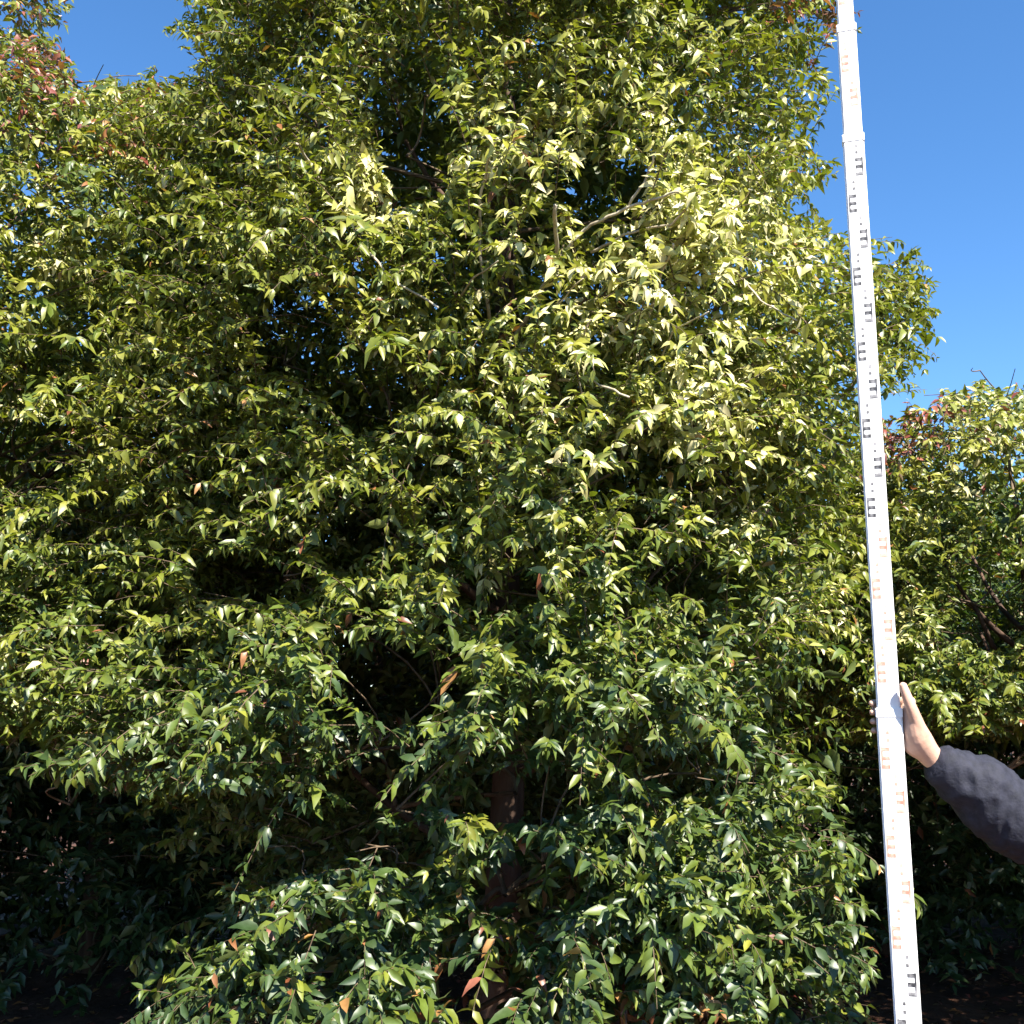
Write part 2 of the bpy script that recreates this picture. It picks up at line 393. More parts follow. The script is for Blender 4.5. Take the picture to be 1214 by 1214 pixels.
def crown_boughs(ax, ay, prof, zlo, zhi, n, th0=None, thw=math.pi, rin=0.5, tone=2.0, spread=0.13, red_top=0.0):
    """boughs through a crown of revolution: prof(z) gives the radius; more of them on the outside."""
    out = []
    while len(out) < n:
        z = rng.uniform(zlo, zhi)
        R = prof(z)
        if rng.random() > R/1.4: continue
        th = (th0 + rng.uniform(-thw, thw)) if th0 is not None else rng.uniform(0, 2*math.pi)
        lump = 1 + 0.17*mnoise.noise(Vector((math.cos(th)*2.2, math.sin(th)*2.2, z*2.0 + ax)))
        r = R*lump*(rin + (1-rin)*rng.random()**0.55)
        o = np.array([math.cos(th), math.sin(th), 0.15])
        rt = red_top if z > zhi - 0.9 and r > 0.6*R else 0.0
        out.append((np.array([ax + r*math.cos(th), ay + r*math.sin(th), z]), norm(o), spread*rng.uniform(0.8, 1.25), rng.uniform(0.7, 1.3), tone + rng.normal(0, 0.5), rt))
    return out

# ---- main tree: axis behind the staff's left, crown down to knee height
MX, MY = -0.03, 4.30
def main_prof(z):
    return float(np.interp(z, [0.3, 0.7, 1.3, 2.0, 2.8, 3.8, 4.6, 5.3, 5.9], [0.72, 1.00, 1.12, 1.27, 1.34, 1.34, 1.20, 0.85, 0.25]))
HOLES = [(490, 175, 42, 62), (345, 395, 38, 48), (440, 480, 42, 40), (470, 812, 70, 52), (450, 935, 55, 38), (615, 950, 90, 30), (620, 1055, 75, 32),
         (950, 865, 45, 26), (1015, 945, 24, 50), (285, 1000, 140, 48), (200, 1040, 60, 60), (250, 1105, 45, 22), (560, 1170, 48, 40), (720, 225, 40, 32), (960, 250, 22, 24),
         (420, 640, 55, 26), (300, 690, 70, 22), (820, 690, 50, 26), (90, 1080, 95, 130), (790, 935, 70, 24), (880, 905, 50, 18), (600, 700, 60, 18), (380, 1130, 30, 25), (480, 1010, 50, 26)]
def main_reject(S):
    px, py, f = project(S)
    r = np.hypot(S[:, 0]-MX, S[:, 1]-MY)
    bad = np.zeros(len(S), bool)
    lone = rng.random(len(S)) > 0.06
    for hx, hy, hw, hh in HOLES:
        e = ((px-hx)/hw)**2 + ((py-hy)/hh)**2
        bad |= (e < rng.uniform(0.75, 1.25, len(S))) & lone & (S[:, 1] < MY - 0.15) & (r > 0.2)
    bad |= (px < 150 - 0.06*(py-900)) & (py > 945)
    bad |= (px < 212 + 25*np.sin(py*0.11)) & (py < 112)
    bad |= (px > 985 + 18*np.sin(py*0.07)) & (py > 60) & (py < 285)
    bad |= (px > 1005) & (py < 285) & (S[:, 2] < 4.4)
    bad |= (px > 1118) & (py > 285) & (py < 520)
    bad |= (px > 1035) & (py > 470) & (py < 960)
    bad |= (px > 1005 + 0.15*(py-860)) & (py > 860) & ((px < 1065) | (px > 1105) | (py < 985) | (py > 1100))
    bad |= S[:, 2] < 0.3
    bad |= (S[:, 0] > 0.64) & (S[:, 1] < 3.12)
    return bad
mb = crown_boughs(MX, MY, main_prof, 0.5, 5.7, 395, -math.pi/2, 1.75, 0.55, 2.0, 0.14, 0.12)
mb = [b for b in mb if b[0][2] > 1.75 or rng.random() < 0.42]
mb += crown_boughs(MX, MY, main_prof, 0.6, 5.6, 60, math.pi/2, 1.4, 0.5, 1.8, 0.15, 0.2)
mfill = crown_boughs(MX, MY, main_prof, 0.7, 5.5, 260, None, 0, 0.12, 1.2, 0.2) + crown_boughs(MX, MY, main_prof, 0.8, 2.4, 110, math.pi/2, 1.4, 0.05, 1.0, 0.2) + crown_boughs(MX, MY, main_prof, 2.0, 5.4, 330, math.pi/2, 1.5, 0.05, 1.2, 0.2)
mfill = [b for b in mfill if math.hypot(b[0][0]-MX, b[0][1]-MY) < 0.8*main_prof(b[0][2])]
def pb(px, py, Y, spread=0.10, mult=1.0, tone=2.0, red=0.0, out=None):
    c = np.array(tuple(U(px, py, Y)))
    o = norm(np.array(out, float)) if out is not None else norm(np.array([c[0]-MX, c[1]-MY, 0.1]))
    return (c, o, spread, mult, tone, red)
# boughs the photograph shows one by one
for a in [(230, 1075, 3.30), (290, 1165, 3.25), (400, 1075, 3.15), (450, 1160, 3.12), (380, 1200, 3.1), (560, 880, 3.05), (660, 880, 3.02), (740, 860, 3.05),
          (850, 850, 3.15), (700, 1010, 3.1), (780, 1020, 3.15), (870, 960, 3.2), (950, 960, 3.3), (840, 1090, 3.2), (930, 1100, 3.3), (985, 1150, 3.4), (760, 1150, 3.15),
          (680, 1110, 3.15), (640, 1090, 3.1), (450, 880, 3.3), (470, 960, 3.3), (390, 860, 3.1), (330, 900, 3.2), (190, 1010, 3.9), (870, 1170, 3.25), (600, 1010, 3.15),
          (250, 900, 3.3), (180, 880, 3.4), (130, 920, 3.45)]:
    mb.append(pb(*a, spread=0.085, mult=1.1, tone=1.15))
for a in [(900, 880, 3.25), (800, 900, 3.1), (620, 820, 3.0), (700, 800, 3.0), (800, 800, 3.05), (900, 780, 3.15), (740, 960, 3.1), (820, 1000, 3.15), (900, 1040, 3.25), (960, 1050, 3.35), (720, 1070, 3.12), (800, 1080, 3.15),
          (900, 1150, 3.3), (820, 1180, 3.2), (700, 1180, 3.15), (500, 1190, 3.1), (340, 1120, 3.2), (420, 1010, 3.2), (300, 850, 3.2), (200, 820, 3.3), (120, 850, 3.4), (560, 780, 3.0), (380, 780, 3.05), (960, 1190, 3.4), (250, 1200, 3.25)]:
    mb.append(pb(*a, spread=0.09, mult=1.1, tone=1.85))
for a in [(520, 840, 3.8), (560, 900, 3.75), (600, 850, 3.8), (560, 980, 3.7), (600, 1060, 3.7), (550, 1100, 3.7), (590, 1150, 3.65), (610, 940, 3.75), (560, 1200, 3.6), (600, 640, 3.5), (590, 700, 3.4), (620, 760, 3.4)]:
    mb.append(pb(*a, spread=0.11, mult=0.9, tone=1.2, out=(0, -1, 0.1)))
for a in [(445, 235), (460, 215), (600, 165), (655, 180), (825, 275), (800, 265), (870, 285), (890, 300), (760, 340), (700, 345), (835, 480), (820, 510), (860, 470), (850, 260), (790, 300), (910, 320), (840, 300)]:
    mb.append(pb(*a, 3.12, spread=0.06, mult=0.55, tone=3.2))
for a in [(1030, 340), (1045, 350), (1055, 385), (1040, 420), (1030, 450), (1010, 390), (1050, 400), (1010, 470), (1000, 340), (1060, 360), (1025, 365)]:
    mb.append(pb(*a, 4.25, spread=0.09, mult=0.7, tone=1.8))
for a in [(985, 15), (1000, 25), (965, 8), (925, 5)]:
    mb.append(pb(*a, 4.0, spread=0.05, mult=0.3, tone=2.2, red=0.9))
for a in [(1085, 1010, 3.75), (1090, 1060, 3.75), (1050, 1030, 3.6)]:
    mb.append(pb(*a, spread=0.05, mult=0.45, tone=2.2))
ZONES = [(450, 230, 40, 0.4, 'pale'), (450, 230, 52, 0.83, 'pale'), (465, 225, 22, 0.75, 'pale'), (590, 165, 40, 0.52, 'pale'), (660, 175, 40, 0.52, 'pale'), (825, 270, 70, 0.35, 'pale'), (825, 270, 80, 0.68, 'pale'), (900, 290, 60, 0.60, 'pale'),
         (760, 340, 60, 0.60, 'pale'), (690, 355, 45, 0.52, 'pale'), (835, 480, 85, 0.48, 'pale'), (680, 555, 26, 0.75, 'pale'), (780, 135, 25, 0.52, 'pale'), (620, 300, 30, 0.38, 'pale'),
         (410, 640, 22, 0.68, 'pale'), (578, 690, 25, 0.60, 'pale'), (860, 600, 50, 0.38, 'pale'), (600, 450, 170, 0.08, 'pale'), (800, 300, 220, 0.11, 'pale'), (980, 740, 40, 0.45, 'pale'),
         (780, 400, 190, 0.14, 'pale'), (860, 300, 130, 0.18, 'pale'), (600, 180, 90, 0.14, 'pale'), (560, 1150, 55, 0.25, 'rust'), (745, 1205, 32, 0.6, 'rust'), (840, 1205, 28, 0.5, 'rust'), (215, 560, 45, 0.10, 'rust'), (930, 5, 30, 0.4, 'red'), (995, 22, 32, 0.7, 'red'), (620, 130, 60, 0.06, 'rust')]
def main_front(P): return P[:, 1] < MY - 0.1*0
tp = [(MX, MY, -0.05), (MX-0.02, MY, 0.6), (MX+0.03, MY+0.02, 1.6), (MX-0.02, MY, 2.8), (MX+0.02, MY, 4.0), (MX, MY, 5.3)]
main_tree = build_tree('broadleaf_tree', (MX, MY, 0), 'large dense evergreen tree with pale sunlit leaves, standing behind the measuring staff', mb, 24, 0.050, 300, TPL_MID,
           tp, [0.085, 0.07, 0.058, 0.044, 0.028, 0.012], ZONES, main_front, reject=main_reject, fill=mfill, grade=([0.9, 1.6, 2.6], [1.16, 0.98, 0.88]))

# bare pale branches showing on the sunny face of the main tree
def branch_px(pts, Y0, Y1, r0, r1):
    Y1 -= 0.13      # the tips stand clear of the leaves
    n = len(pts); P = np.array([tuple(U(x, y, Y0 + (Y1-Y0)*i/(n-1))) for i, (x, y) in enumerate(pts)])
    t = np.linspace(0, n-1, n*4); Q = np.stack([np.interp(t, np.arange(n), P[:, k]) for k in range(3)], 1)
    Q += rng.normal(0, 0.002, Q.shape)
    base = np.array([MX, MY, 0.0])
    obj('branch', tube_mesh('branch', Q - base, np.linspace(r0, r1, len(Q)), 7), PALE_BARK, main_tree, label='pale sunlit branch bare of leaves')
branch_px([(610, 400), (640, 350), (660, 300), (657, 242)], 3.35, 3.0, 0.008, 0.006)
branch_px([(650, 318), (698, 268), (745, 246), (776, 236), (808, 226)], 3.10, 2.93, 0.006, 0.003)
branch_px([(745, 246), (768, 208), (775, 185), (792, 168)], 2.96, 2.92, 0.0045, 0.002)
branch_px([(700, 300), (740, 278), (795, 266), (830, 232)], 3.1, 2.93, 0.005, 0.0025)
branch_px([(580, 380), (568, 290), (570, 240), (576, 195), (588, 165)], 3.3, 2.95, 0.006, 0.003)
branch_px([(572, 218), (596, 185), (624, 158)], 3.0, 2.95, 0.0035, 0.002)
branch_px([(405, 250), (385, 222), (365, 190), (352, 170)], 3.3, 3.1, 0.006, 0.004)
branch_px([(660, 450), (700, 452), (745, 470)], 3.1, 3.0, 0.005, 0.003)
branch_px([(760, 400), (775, 360), (790, 310), (800, 290)], 3.2, 2.98, 0.006, 0.003)
branch_px([(425, 290), (470, 335), (520, 365)], 3.15, 3.0, 0.004, 0.003)

for a, b, c in [((640, 420), (655, 370), (690, 330)), ((720, 400), (750, 370), (800, 350)), ((880, 330), (905, 360), (945, 380)), ((780, 430), (800, 390), (840, 370)), ((690, 470), (680, 420), (700, 380)),
                ((540, 360), (560, 330), (590, 310)), ((840, 300), (870, 250), (890, 225)), ((620, 260), (640, 215), (650, 190))]:
    branch_px([a, b, c], 3.2, 3.0, 0.0035, 0.0018)

# ---- neighbours in the row
def left_prof(z): return float(np.interp(z, [1.0, 1.6, 2.6, 3.6, 4.3, 4.9], [0.9, 1.35, 1.45, 1.3, 0.9, 0.3]))
LX, LY = -2.42, 4.75
lb = crown_boughs(LX, LY, left_prof, 1.2, 4.62, 260, -math.pi/2 + 0.35, 1.7, 0.5, 2.0, 0.14, 0.2)
lb += crown_boughs(LX, LY, left_prof, 1.3, 4.5, 30, math.pi/2, 1.4, 0.4, 1.7, 0.15, 0.2)
for a in [(60, 860, 3.7), (20, 840, 3.8), (110, 900, 3.65), (30, 720, 3.6), (80, 780, 3.6), (20, 500, 4.0), (60, 530, 4.1), (10, 430, 4.2), (50, 460, 4.3), (30, 560, 4.2), (90, 500, 4.3), (0, 540, 4.4)]:
    lb.append(pb(*a, spread=0.1, mult=1.0, tone=1.7, out=(-0.1, -1, 0.1)))
for a in [(130, 95), (165, 90), (190, 110), (210, 130), (110, 110), (90, 100)]:
    lb.append(pb(*a, 4.7, spread=0.09, mult=0.5, tone=2.2, red=0.15, out=(0.2, -0.6, 0.8)))
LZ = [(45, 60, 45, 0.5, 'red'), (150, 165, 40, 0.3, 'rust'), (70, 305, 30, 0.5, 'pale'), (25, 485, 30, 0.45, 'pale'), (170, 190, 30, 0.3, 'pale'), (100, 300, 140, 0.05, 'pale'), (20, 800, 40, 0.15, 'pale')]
def left_reject(S):
    px, py, f = project(S)
    bad = (py > 885 + 0.4*np.clip(px, 0, 200)) & (px < 260)
    bad |= (px > 85) & (px < 240) & (py < 92 + 14*np.sin(px*0.13))
    bad |= (px < 90) & (py < 45)
    for hx, hy, hw, hh in [(40, 560, 60, 40), (120, 640, 60, 26), (230, 450, 40, 30)]:
        bad |= (((px-hx)/hw)**2 + ((py-hy+15)/hh)**2 < rng.uniform(0.7, 1.3, len(S))) & (S[:, 1] < LY)
    return bad
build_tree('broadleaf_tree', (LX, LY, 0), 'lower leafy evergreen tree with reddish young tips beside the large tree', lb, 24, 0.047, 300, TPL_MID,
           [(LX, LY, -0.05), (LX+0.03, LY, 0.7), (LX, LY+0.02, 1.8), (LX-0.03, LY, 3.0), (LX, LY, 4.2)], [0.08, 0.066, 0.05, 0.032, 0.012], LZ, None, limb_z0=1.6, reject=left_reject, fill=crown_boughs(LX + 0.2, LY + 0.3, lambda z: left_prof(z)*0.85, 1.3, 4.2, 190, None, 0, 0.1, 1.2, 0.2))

def right_prof(z): return float(np.interp(z, [1.1, 1.5, 2.2, 2.9, 3.4, 3.7], [0.8, 1.15, 1.3, 1.15, 0.7, 0.3]))
RX, RY = 2.55, 5.4
rb = crown_boughs(RX, RY, right_prof, 1.3, 3.35, 210, -math.pi/2 - 0.35, 1.7, 0.45, 2.2, 0.13, 0.08)
rb += crown_boughs(RX, RY, right_prof, 1.4, 3.2, 25, math.pi/2, 1.4, 0.4, 1.7, 0.14, 0.2)
for a in [(1130, 490), (1160, 480), (1195, 475), (1180, 500), (1090, 560), (1075, 600), (1110, 540)]:
    rb.append(pb(*a, 5.2, spread=0.1, mult=0.7, tone=2.8, red=0.08, out=(-0.3, -0.7, 0.5)))
for a in [(1075, 700, 4.8), (1090, 760, 4.6), (1130, 830, 4.5), (1180, 850, 4.4), (1110, 800, 4.5), (1070, 640, 4.9)]:
    rb.append(pb(*a, spread=0.11, mult=1.0, tone=2.0, out=(-0.4, -0.9, 0.1)))
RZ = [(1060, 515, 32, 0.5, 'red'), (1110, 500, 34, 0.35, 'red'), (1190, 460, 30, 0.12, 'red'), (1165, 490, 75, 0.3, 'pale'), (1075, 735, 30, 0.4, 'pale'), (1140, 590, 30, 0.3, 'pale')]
def right_reject(S):
    px, py, f = project(S)
    bad = (((px-1172)/46)**2 + ((py-710)/62)**2 < rng.uniform(0.75, 1.2, len(S))) & (S[:, 1] < RY + 0.55)
    bad |= py > 885
    bad |= py < 505 - 0.45*np.clip(px-1045, -200, 110) + 10*np.sin(px*0.15)
    return bad
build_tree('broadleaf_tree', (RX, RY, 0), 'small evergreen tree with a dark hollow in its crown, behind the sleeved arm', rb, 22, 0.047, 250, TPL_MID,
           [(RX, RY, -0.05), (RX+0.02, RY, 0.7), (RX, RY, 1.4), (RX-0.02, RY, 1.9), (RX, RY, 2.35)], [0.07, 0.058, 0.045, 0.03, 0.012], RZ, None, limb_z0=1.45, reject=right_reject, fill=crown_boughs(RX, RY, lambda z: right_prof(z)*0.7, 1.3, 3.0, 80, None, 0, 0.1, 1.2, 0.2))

def back_tree(x, y, h, R, n, label, zlo=0.35, tone=0.5, low=TPL_KITE, sp_=15, red=0.0, leaf=0.095, rowg='trees of the row behind'):  # low default tone puts the deep shade of the rows into the leaf colour
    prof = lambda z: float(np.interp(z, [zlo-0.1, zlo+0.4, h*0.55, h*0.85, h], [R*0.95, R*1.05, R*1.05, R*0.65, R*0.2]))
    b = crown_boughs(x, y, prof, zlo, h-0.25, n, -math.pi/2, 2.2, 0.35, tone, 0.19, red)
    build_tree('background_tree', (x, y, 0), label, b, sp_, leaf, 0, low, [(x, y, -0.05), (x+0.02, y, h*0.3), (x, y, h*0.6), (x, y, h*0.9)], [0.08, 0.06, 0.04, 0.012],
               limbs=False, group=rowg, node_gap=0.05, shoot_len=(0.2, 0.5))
GT = 'dark leafy tree of the shaded row behind the larger trees'
back_tree(4.7, 5.9, 3.9, 1.35, 150, 'unseen leafy evergreen tree added for shade beyond the small tree with the dark hollow', zlo=1.1, tone=2.0)  # tree out of view, added to shade the area below the arm
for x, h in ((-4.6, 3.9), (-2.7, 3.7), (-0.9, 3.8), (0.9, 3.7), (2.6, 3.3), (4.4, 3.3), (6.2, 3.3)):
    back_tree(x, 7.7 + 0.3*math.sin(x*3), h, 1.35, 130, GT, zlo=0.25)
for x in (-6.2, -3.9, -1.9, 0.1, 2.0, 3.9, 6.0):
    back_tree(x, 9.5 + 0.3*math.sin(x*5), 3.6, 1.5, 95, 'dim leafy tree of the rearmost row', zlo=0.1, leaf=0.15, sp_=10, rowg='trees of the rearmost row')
# taller tree whose reddish edge shows above the left neighbour
def far_prof(z): return float(np.interp(z, [1.5, 2.5, 5.0, 7.0, 8.2], [1.0, 1.5, 1.7, 1.5, 0.5]))
fb = crown_boughs(-4.55, 6.9, far_prof, 2.6, 7.9, 230, -math.pi/2 + 0.5, 1.8, 0.4, 2.0, 0.16, 0.5)
def far_reject(S):
    px, py, f = project(S)
    return (px > 92 - 0.3*np.clip(py, 0, 70) + 8*np.sin(py*0.2)) & (py < 125)
build_tree('background_tree', (-4.55, 6.9, 0), 'tall tree with reddish growth rising behind the lower leafy neighbour', fb, 13, 0.075, 0, TPL_LOW,
           [(-4.55, 6.9, -0.05), (-4.5, 6.9, 2.0), (-4.55, 6.9, 4.5), (-4.55, 6.9, 7.4)], [0.10, 0.08, 0.055, 0.015],
           [(30, 60, 70, 0.35, 'red')], None, limbs=False, reject=far_reject, node_gap=0.035)

# ---- fallen leaves on the soil
nl = 5000
lx = rng.uniform(-5, 4.5, nl); ly = rng.uniform(2.6, 8.5, nl)
lp = np.stack([lx, ly, np.array([ground_height(a, b) for a, b in zip(lx, ly)]) + 0.008], 1)
th = rng.uniform(0, 2*math.pi, nl)
ld = norm(np.stack([np.cos(th), np.sin(th), rng.normal(0, 0.12, nl)], 1)); n0 = np.stack([rng.normal(0, 0.25, nl), rng.normal(0, 0.25, nl), np.ones(nl)], 1)
ln = norm(n0 - (n0*ld).sum(1, keepdims=True)*ld)
lc = np.concatenate([RUST, RED])[rng.integers(0, 6, nl)]*rng.uniform(0.6, 1.3, (nl, 1))
me = leaves_mesh('leaf_litter', lp, ld, ln, rng.uniform(0.05, 0.085, nl), rng.uniform(0.8, 1.2, nl), lc, TPL_LOW)
obj('leaf_litter', me, LEAF, kind='stuff', label='scattered rust-red fallen leaves on the soil under the trees', category='leaf litter')

# ------------------------------------------------------------------ measuring staff
SY = 2.65; SX = U(1054, 850, SY).x
def rbox(name, x0, x1, y0, y1, z0, z1, bev=0.0):
    bm = bmesh.new(); bmesh.ops.create_cube(bm, size=1)
    for v in bm.verts: v.co = Vector((x0 if v.co.x < 0 else x1, y0 if v.co.y < 0 else y1, z0 if v.co.z < 0 else z1))
    if bev: bmesh.ops.bevel(bm, geom=bm.edges[:], offset=bev, segments=2, affect='EDGES')
    me = bpy.data.meshes.new(name); bm.to_mesh(me); bm.free(); return me
staff = empty('measuring_staff', (SX, SY, 0), label='tall white telescopic measuring staff with black and red graduations', category='measuring staff')
ROT = -math.atan2(SX, SY); staff.rotation_euler.z = ROT*0.9
SECT = [('lower_section', 0.0, 1.62, 0.0292, 0.016), ('middle_section', 1.60, 3.10, 0.0264, 0.0138), ('upper_section', 3.08, 3.42, 0.0243, 0.0115), ('top_section', 3.40, 4.55, 0.0212, 0.009)]
sect_o = []
for nm, z0, z1, hw, hd in SECT:
    o = obj(nm, rbox(nm, -hw, hw, -hd, hd, z0 if z0 == 0 else z0-0.06, z1, 0.004), WHITE, staff)
    sect_o.append((o, z0, z1, hw, hd))
    obj('collar', rbox('collar', -hw-0.0015, hw+0.0015, -hd-0.0015, hd+0.0015, z1-0.022, z1+0.002, 0.002), WHITE, staff)
obj('foot_cap', rbox('foot_cap', -0.032, 0.032, -0.0185, 0.0185, 0.0, 0.03, 0.003), ALU, staff)
def mark_mesh(hw, hd, right):
    bm = bmesh.new()
    def bar(x0, x1, z0, z1):
        r = bmesh.ops.create_cube(bm, size=1)['verts']
        for v in r: v.co = Vector((x0 if v.co.x < 0 else x1, -hd-0.0006 if v.co.y < 0 else -hd+0.001, z0 if v.co.z < 0 else z1))
    s = 1 if right else -1
    e, i = s*(hw-0.006), s*(hw-0.025); sp1 = s*(hw-0.010)
    bar(*sorted((e, sp1)), 0.0, 0.05)                       # spine of the E
    for z in (0.0, 0.02, 0.04): bar(*sorted((sp1, i)), z, z+0.009)
    m0 = s*0.003
    for z in (0.062, 0.080): bar(*sorted((m0, m0 + s*0.006)), z, z+0.007)    # centimetre ticks
    me = bpy.data.meshes.new('graduation_mark'); bm.to_mesh(me); bm.free(); return me
cache = {}
z_first = U(1070, 1165, SY).z - 0.025
for d in range(-9, 38):
    z = z_first + d*0.1
    cand = [t for t in sect_o if t[1] + 0.005 <= z and z + 0.09 < t[2] - 0.024]
    if not cand: continue
    o, z0, z1, hw, hd = cand[0]
    red = 1 <= d <= 10 or d >= 21
    key = (hw, d % 2, red)
    if key not in cache:
        cache[key] = mark_mesh(hw, hd, d % 2 == 0); cache[key].materials.append(REDP if red else BLACKP)
    mk = bpy.data.objects.new('graduation_mark', cache[key]); C.objects.link(mk); mk.parent = o; mk.location = (0, 0, z)

# ------------------------------------------------------------------ person holding the staff (mostly outside the frame)
def loft(pts, rads, sides=14, flat=None, up=(0, 1, 0)):
    """tube through pts with elliptical radii (a along `up`-perpendicular, b along up)."""
    P = np.array([tuple(p) for p in pts], float); n = len(P)
    t = np.linspace(0, n-1, (n-1)*4+1)
    # smooth resample (Catmull-Rom)
    def cr(A):
        A = np.array(A, float); A = A[:, None] if A.ndim == 1 else A
        out = []
        for q in t:
            i = min(int(q), n-2); f = q-i
            p0, p1, p2, p3 = A[max(i-1, 0)], A[i], A[i+1], A[min(i+2, n-1)]
            out.append(0.5*((2*p1) + (-p0+p2)*f + (2*p0-5*p1+4*p2-p3)*f*f + (-p0+3*p1-3*p2+p3)*f**3))
        return np.array(out)
    Q = cr(P); R = cr([(r if isinstance(r, tuple) else (r, r)) for r in rads])
    tan = norm(np.gradient(Q, axis=0)); ref = np.broadcast_to(np.array(up, float), tan.shape)
    s = norm(np.cross(tan, ref)); b = np.cross(s, tan)
    bm = bmesh.new(); rings = []
    for k in range(len(Q)):
        rings.append([bm.verts.new(Q[k] + s[k]*R[k, 0]*math.cos(a) + b[k]*R[k, 1]*math.sin(a)) for a in np.arange(sides)*2*math.pi/sides])
    for a, c in zip(rings[:-1], rings[1:]):
        for k in range(sides): bm.faces.new((a[k], a[(k+1) % sides], c[(k+1) % sides], c[k]))
    for rg, q, sgn, rr in ((rings[0], Q[0], -1, R[0]), (rings[-1], Q[-1], 1, R[-1])):
        tip = bm.verts.new(q + tan[0 if sgn < 0 else -1]*sgn*min(rr)*0.7)
        for k in range(sides): bm.faces.new((rg[k], rg[(k+1) % sides], tip))
    return bm
def ball(c, r, seg=16):
    bm = bmesh.new(); bmesh.ops.create_uvsphere(bm, u_segments=seg, v_segments=seg, radius=1)
    for v in bm.verts: v.co = Vector((c[0]+v.co.x*r[0], c[1]+v.co.y*r[1], c[2]+v.co.z*r[2]))
    return bm
def fuse(name, bms, voxel, smooth_it=3, post=None):
    """closed overlapping pieces -> one continuous skin (voxel remesh + smoothing)"""
    tot = bmesh.new()
    for b in bms:
        bmesh.ops.recalc_face_normals(b, faces=b.faces[:])
        tmp = bpy.data.meshes.new('tmp'); b.to_mesh(tmp); b.free(); tot.from_mesh(tmp); bpy.data.meshes.remove(tmp)
    me = bpy.data.meshes.new('tmp_fuse'); tot.to_mesh(me); tot.free()
    o = bpy.data.objects.new('tmp_fuse', me); C.objects.link(o)
    rm = o.modifiers.new('r', 'REMESH'); rm.mode = 'VOXEL'; rm.voxel_size = voxel; rm.use_smooth_shade = True
    sm = o.modifiers.new('s', 'SMOOTH'); sm.iterations = smooth_it; sm.factor = 0.5
    dg = bpy.context.evaluated_depsgraph_get(); dg.update()
    out = bpy.data.meshes.new_from_object(o.evaluated_get(dg)); out.name = name
    bpy.data.objects.remove(o); bpy.data.meshes.remove(me)
    if post:
        co = np.empty(len(out.vertices)*3, np.float32); out.vertices.foreach_get('co', co)
        no = np.empty(len(out.vertices)*3, np.float32); out.vertex_normals.foreach_get('vector', no)
        co = co.reshape(-1, 3); no = no.reshape(-1, 3)
        res = np.array([tuple(post(Vector(a), Vector(b))) for a, b in zip(co, no)], np.float32)
        out.vertices.foreach_set('co', res.ravel())
    for p in out.polygons: p.use_smooth = True
    out.update()
    return out
def V3(*a): return Vector(a)
WR = U(1104, 897, SY); EL = U(1216, 976, SY+0.04)                 # wrist and elbow of the raised arm
PX, PY = EL.x + 0.46, SY + 0.20                                       # body axis
SH = V3(PX-0.19, PY-0.02, 1.42); SH2 = V3(PX+0.19, PY, 1.42)
EL2 = V3(PX+0.26, PY+0.03, 1.13); WR2 = V3(PX+0.25, PY-0.10, 0.90)
# right hand: palm on the staff's side face, fingers round the back, thumb up its front edge
hz = U(1062, 850, SY).z
sx1 = SX + 0.0305                                                # side face of the staff
cr_, sr_ = math.cos(ROT), math.sin(ROT)
def HS(x, y, z): return V3(SX + cr_*x - sr_*y, SY + sr_*x + cr_*y, hz + z)      # staff coordinates: x right, y away, z from the grip
def HP(px, py, dy=0.0): return U(px + 3, py, SY - 0.01 + dy)
hand = [loft([WR + (EL-WR).normalized()*0.05, WR, HP(1086, 876, -0.004), HP(1078, 855), HP(1073, 836)], [(0.027, 0.024), (0.028, 0.025), (0.031, 0.033), (0.022, 0.038), (0.014, 0.028)], 16),
        loft([WR, HP(1082, 886, 0.006), HP(1074, 878, 0.012), HP(1071, 862, 0.014)], [0.020, 0.023, 0.020, 0.015], 12)]
for k in range(4):
    z = 0.040 - 0.0215*k; r = 0.0090 - 0.0008*(k == 3)
    pts = [HS(0.052, -0.004, z-0.006), HS(0.046, 0.018, z), HS(0.016, 0.029, z-0.004), HS(-0.018, 0.029, z-0.006), HS(-0.035, 0.016, z-0.007), HS(-0.0375, 0.0, z-0.008)]
    hand.append(loft(pts, [r*1.25, r*1.2, r, r, r*0.95, r*0.8], 10, up=(0, 0, 1)))
hand.append(loft([HP(1090, 872, -0.020), HP(1081, 848, -0.028), HP(1073, 828, -0.032), HP(1067, 811, -0.031)], [0.018, 0.0145, 0.0122, 0.0092], 12))
hand_me = fuse('hand', hand, 0.0028, 3)
# left hand, hanging relaxed
h2 = [loft([WR2 + V3(0, 0.02, 0.05), WR2, WR2 + V3(0.002, -0.02, -0.05), WR2 + V3(0.004, -0.035, -0.095)], [(0.022, 0.026), (0.021, 0.025), (0.016, 0.036), (0.013, 0.038)], 14, up=(0, 1, 0))]
for k, ln_ in enumerate((0.070, 0.078, 0.073, 0.056)):
    b = WR2 + V3(0.003, -0.060 + 0.020*k, -0.092 + 0.004*abs(k-1))
    h2.append(loft([b + V3(0, 0, 0.02), b, b + V3(-0.004, -0.006, -ln_*0.45), b + V3(-0.018, -0.009, -ln_*0.78), b + V3(-0.032, -0.009, -ln_)], [0.009, 0.009, 0.0082, 0.0076, 0.0066], 10, up=(0, 1, 0)))
h2.append(loft([WR2 + V3(0, -0.026, -0.02), WR2 + V3(-0.012, -0.056, -0.045), WR2 + V3(-0.018, -0.072, -0.080), WR2 + V3(-0.022, -0.076, -0.105)], [0.014, 0.0125, 0.0105, 0.008], 12))
hand2_me = fuse('hand2', h2, 0.0032, 3)
hd = V3(PX-0.01, PY-0.03, 1.635)
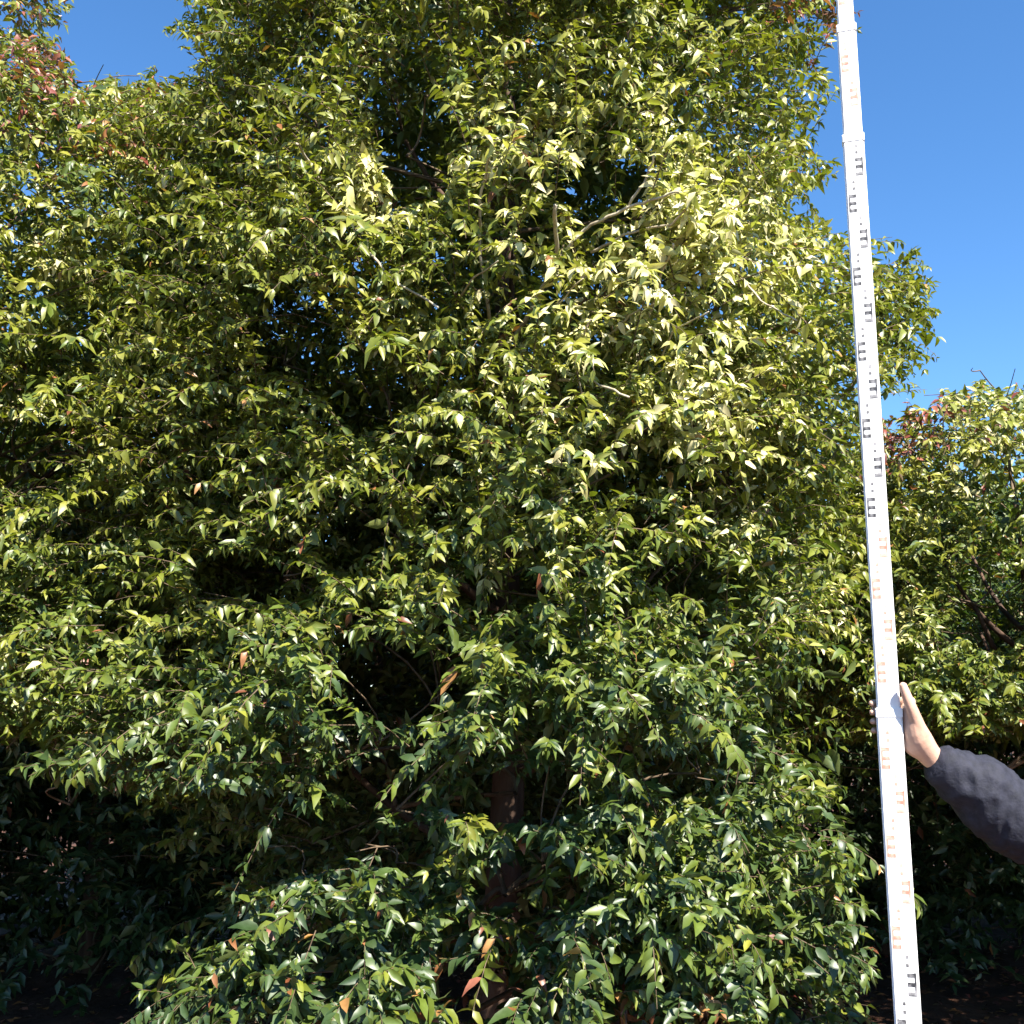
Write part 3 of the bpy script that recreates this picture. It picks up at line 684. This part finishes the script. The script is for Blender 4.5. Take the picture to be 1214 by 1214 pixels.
body = [loft([V3(PX, PY, 0.86), V3(PX, PY, 1.0), V3(PX, PY, 1.2), V3(PX, PY, 1.38), V3(PX, PY, 1.45)], [(0.15, 0.10), (0.155, 0.105), (0.165, 0.11), (0.17, 0.10), (0.09, 0.07)], 18),
        loft([V3(PX, PY, 1.40), V3(PX, PY-0.01, 1.48), V3(PX-0.005, PY-0.02, 1.56)], [0.062, 0.055, 0.054], 14),
        ball(hd + V3(0, 0.012, 0.03), (0.077, 0.096, 0.098)), ball(hd + V3(0, -0.012, -0.045), (0.060, 0.074, 0.072)),
        loft([hd + V3(0, -0.088, 0.028), hd + V3(0, -0.102, 0.0), hd + V3(0, -0.112, -0.018), hd + V3(0, -0.094, -0.030)], [0.008, 0.011, 0.015, 0.012], 10),
        ball(hd + V3(-0.078, 0.012, 0.0), (0.012, 0.020, 0.032), 12), ball(hd + V3(0.078, 0.012, 0.0), (0.012, 0.020, 0.032), 12),
        ball(hd + V3(-0.03, -0.074, 0.035), (0.026, 0.014, 0.010), 12), ball(hd + V3(0.03, -0.074, 0.035), (0.026, 0.014, 0.010), 12),
        ball(hd + V3(0, -0.070, -0.088), (0.024, 0.022, 0.020), 12),
        loft([V3(PX-0.08, PY, 1.40), SH, EL, WR], [0.06, 0.055, 0.042, 0.026], 12), loft([V3(PX+0.08, PY, 1.40), SH2, EL2, WR2], [0.06, 0.055, 0.042, 0.026], 12)]
for s in (-1, 1):
    body.append(loft([V3(PX+0.08*s, PY, 0.92), V3(PX+0.10*s, PY-0.01, 0.5), V3(PX+0.11*s, PY+0.01, 0.12)], [0.085, 0.058, 0.042], 14))
    body.append(loft([V3(PX+0.11*s, PY+0.04, 0.07), V3(PX+0.115*s, PY-0.05, 0.055), V3(PX+0.12*s, PY-0.15, 0.045)], [0.035, 0.036, 0.026], 12))
body_me = fuse('body', body, 0.009, 4)
bm = bmesh.new()
for m_ in (body_me, hand_me, hand2_me): bm.from_mesh(m_)
bm.to_mesh(body_me); bm.free()
for p in body_me.polygons: p.use_smooth = True
person = empty('person', (PX, PY, 0), label='person in a dark blue-grey jacket gripping the measuring staff at head height', category='person')
off = Matrix.Translation((-PX, -PY, 0))
def part(name, me, mat, parent=person):
    me.transform(off); return obj(name, me, mat, parent)
part('body', body_me, SKIN)
def fold(amp, sc_=14.0):
    def f(co, n):
        q = co + mnoise.noise_vector(co*5.0)*0.05
        a = mnoise.noise(co*sc_*0.7)*0.5 + (1 - 2*abs(mnoise.noise(Vector((q.x*34 - q.z*6, q.y*12, q.z*14 + q.x*8)))))*0.6 + mnoise.noise(q*60)*0.15
        k = 1.0 if abs(co.x - PX) > 0.24 else 0.45          # cloth lies flatter over the trunk than on a bent sleeve
        return co + n*amp*a*k
    return f
# jacket
ad = (EL-WR).normalized()
cuff = WR + ad*0.022
jk = [loft([V3(PX, PY, 0.80), V3(PX, PY, 0.95), V3(PX, PY, 1.2), V3(PX, PY, 1.36), V3(PX, PY, 1.44), V3(PX, PY-0.005, 1.50)], [(0.20, 0.145), (0.20, 0.145), (0.205, 0.15), (0.20, 0.135), (0.12, 0.10), (0.075, 0.072)], 22),
      loft([cuff, cuff + ad*0.03, WR.lerp(EL, 0.45), EL, SH.lerp(EL, 0.4), SH, V3(PX-0.06, PY, 1.38)], [0.043, 0.052, 0.076, 0.087, 0.088, 0.088, 0.09], 16),
      loft([WR.lerp(EL, 0.30) + V3(0.01, 0, -0.035), WR.lerp(EL, 0.52) + V3(0, 0, -0.062), EL + V3(0, 0, -0.045)], [0.022, 0.034, 0.05], 12),
      loft([WR2 + V3(0, 0, 0.02), WR2.lerp(EL2, 0.35), EL2, SH2.lerp(EL2, 0.4), SH2, V3(PX+0.06, PY, 1.38)], [0.042, 0.055, 0.066, 0.074, 0.08, 0.09], 16)]
jacket = part('jacket', fuse('jacket', jk, 0.0072, 2, fold(0.011)), JACKET)
part('cuff', fuse('cuff', [loft([cuff - ad*0.004, cuff + ad*0.012, cuff + ad*0.030], [0.043, 0.0475, 0.0485], 18)], 0.003, 1, fold(0.003)), JACKET, jacket)
tr = [loft([V3(PX, PY, 0.80), V3(PX, PY, 0.90), V3(PX, PY, 0.98)], [(0.165, 0.12), (0.17, 0.122), (0.165, 0.12)], 18)]
for s in (-1, 1):
    tr.append(loft([V3(PX+0.085*s, PY, 0.92), V3(PX+0.095*s, PY-0.005, 0.72), V3(PX+0.10*s, PY-0.01, 0.48), V3(PX+0.11*s, PY+0.012, 0.2), V3(PX+0.11*s, PY+0.012, 0.10)], [0.108, 0.10, 0.082, 0.075, 0.076], 16))
part('trousers', fuse('trousers', tr, 0.008, 2, fold(0.008, 10)), TROUSER)
for s in (-1, 1):
    bt = [loft([V3(PX+0.11*s, PY+0.012, 0.17), V3(PX+0.11*s, PY+0.015, 0.09)], [0.056, 0.058], 14),
          loft([V3(PX+0.11*s, PY+0.055, 0.05), V3(PX+0.115*s, PY-0.05, 0.052), V3(PX+0.12*s, PY-0.16, 0.045)], [(0.045, 0.048), (0.05, 0.048), (0.044, 0.040)], 14)]
    part('boot', fuse('boot', bt, 0.006, 3, lambda co, n: V3(co.x, co.y, max(co.z, 0.004))), SHOE)
hair = [ball(hd + V3(0, 0.026, 0.052), (0.086, 0.098, 0.092)), ball(hd + V3(0, 0.055, -0.005), (0.078, 0.062, 0.07))]
part('hair', fuse('hair', hair, 0.005, 2, lambda co, n: co + n*0.004*mnoise.noise(co*60)), HAIR)
for s in (-1, 1):
    b = ball(hd + V3(0.031*s, -0.0815, 0.018), (0.013, 0.011, 0.0085), 14); m_ = bpy.data.meshes.new('eye'); b.to_mesh(m_); b.free()
    e = part('eye', m_, EYEW)
    b = ball(hd + V3(0.031*s, -0.0905, 0.018), (0.0055, 0.0035, 0.0055), 12); m_ = bpy.data.meshes.new('iris'); b.to_mesh(m_); b.free()
    part('iris', m_, EYEB, e)
b = ball(hd + V3(0, -0.083, -0.056), (0.024, 0.010, 0.008), 14); m_ = bpy.data.meshes.new('lips'); b.to_mesh(m_); b.free(); part('lips', m_, LIP)
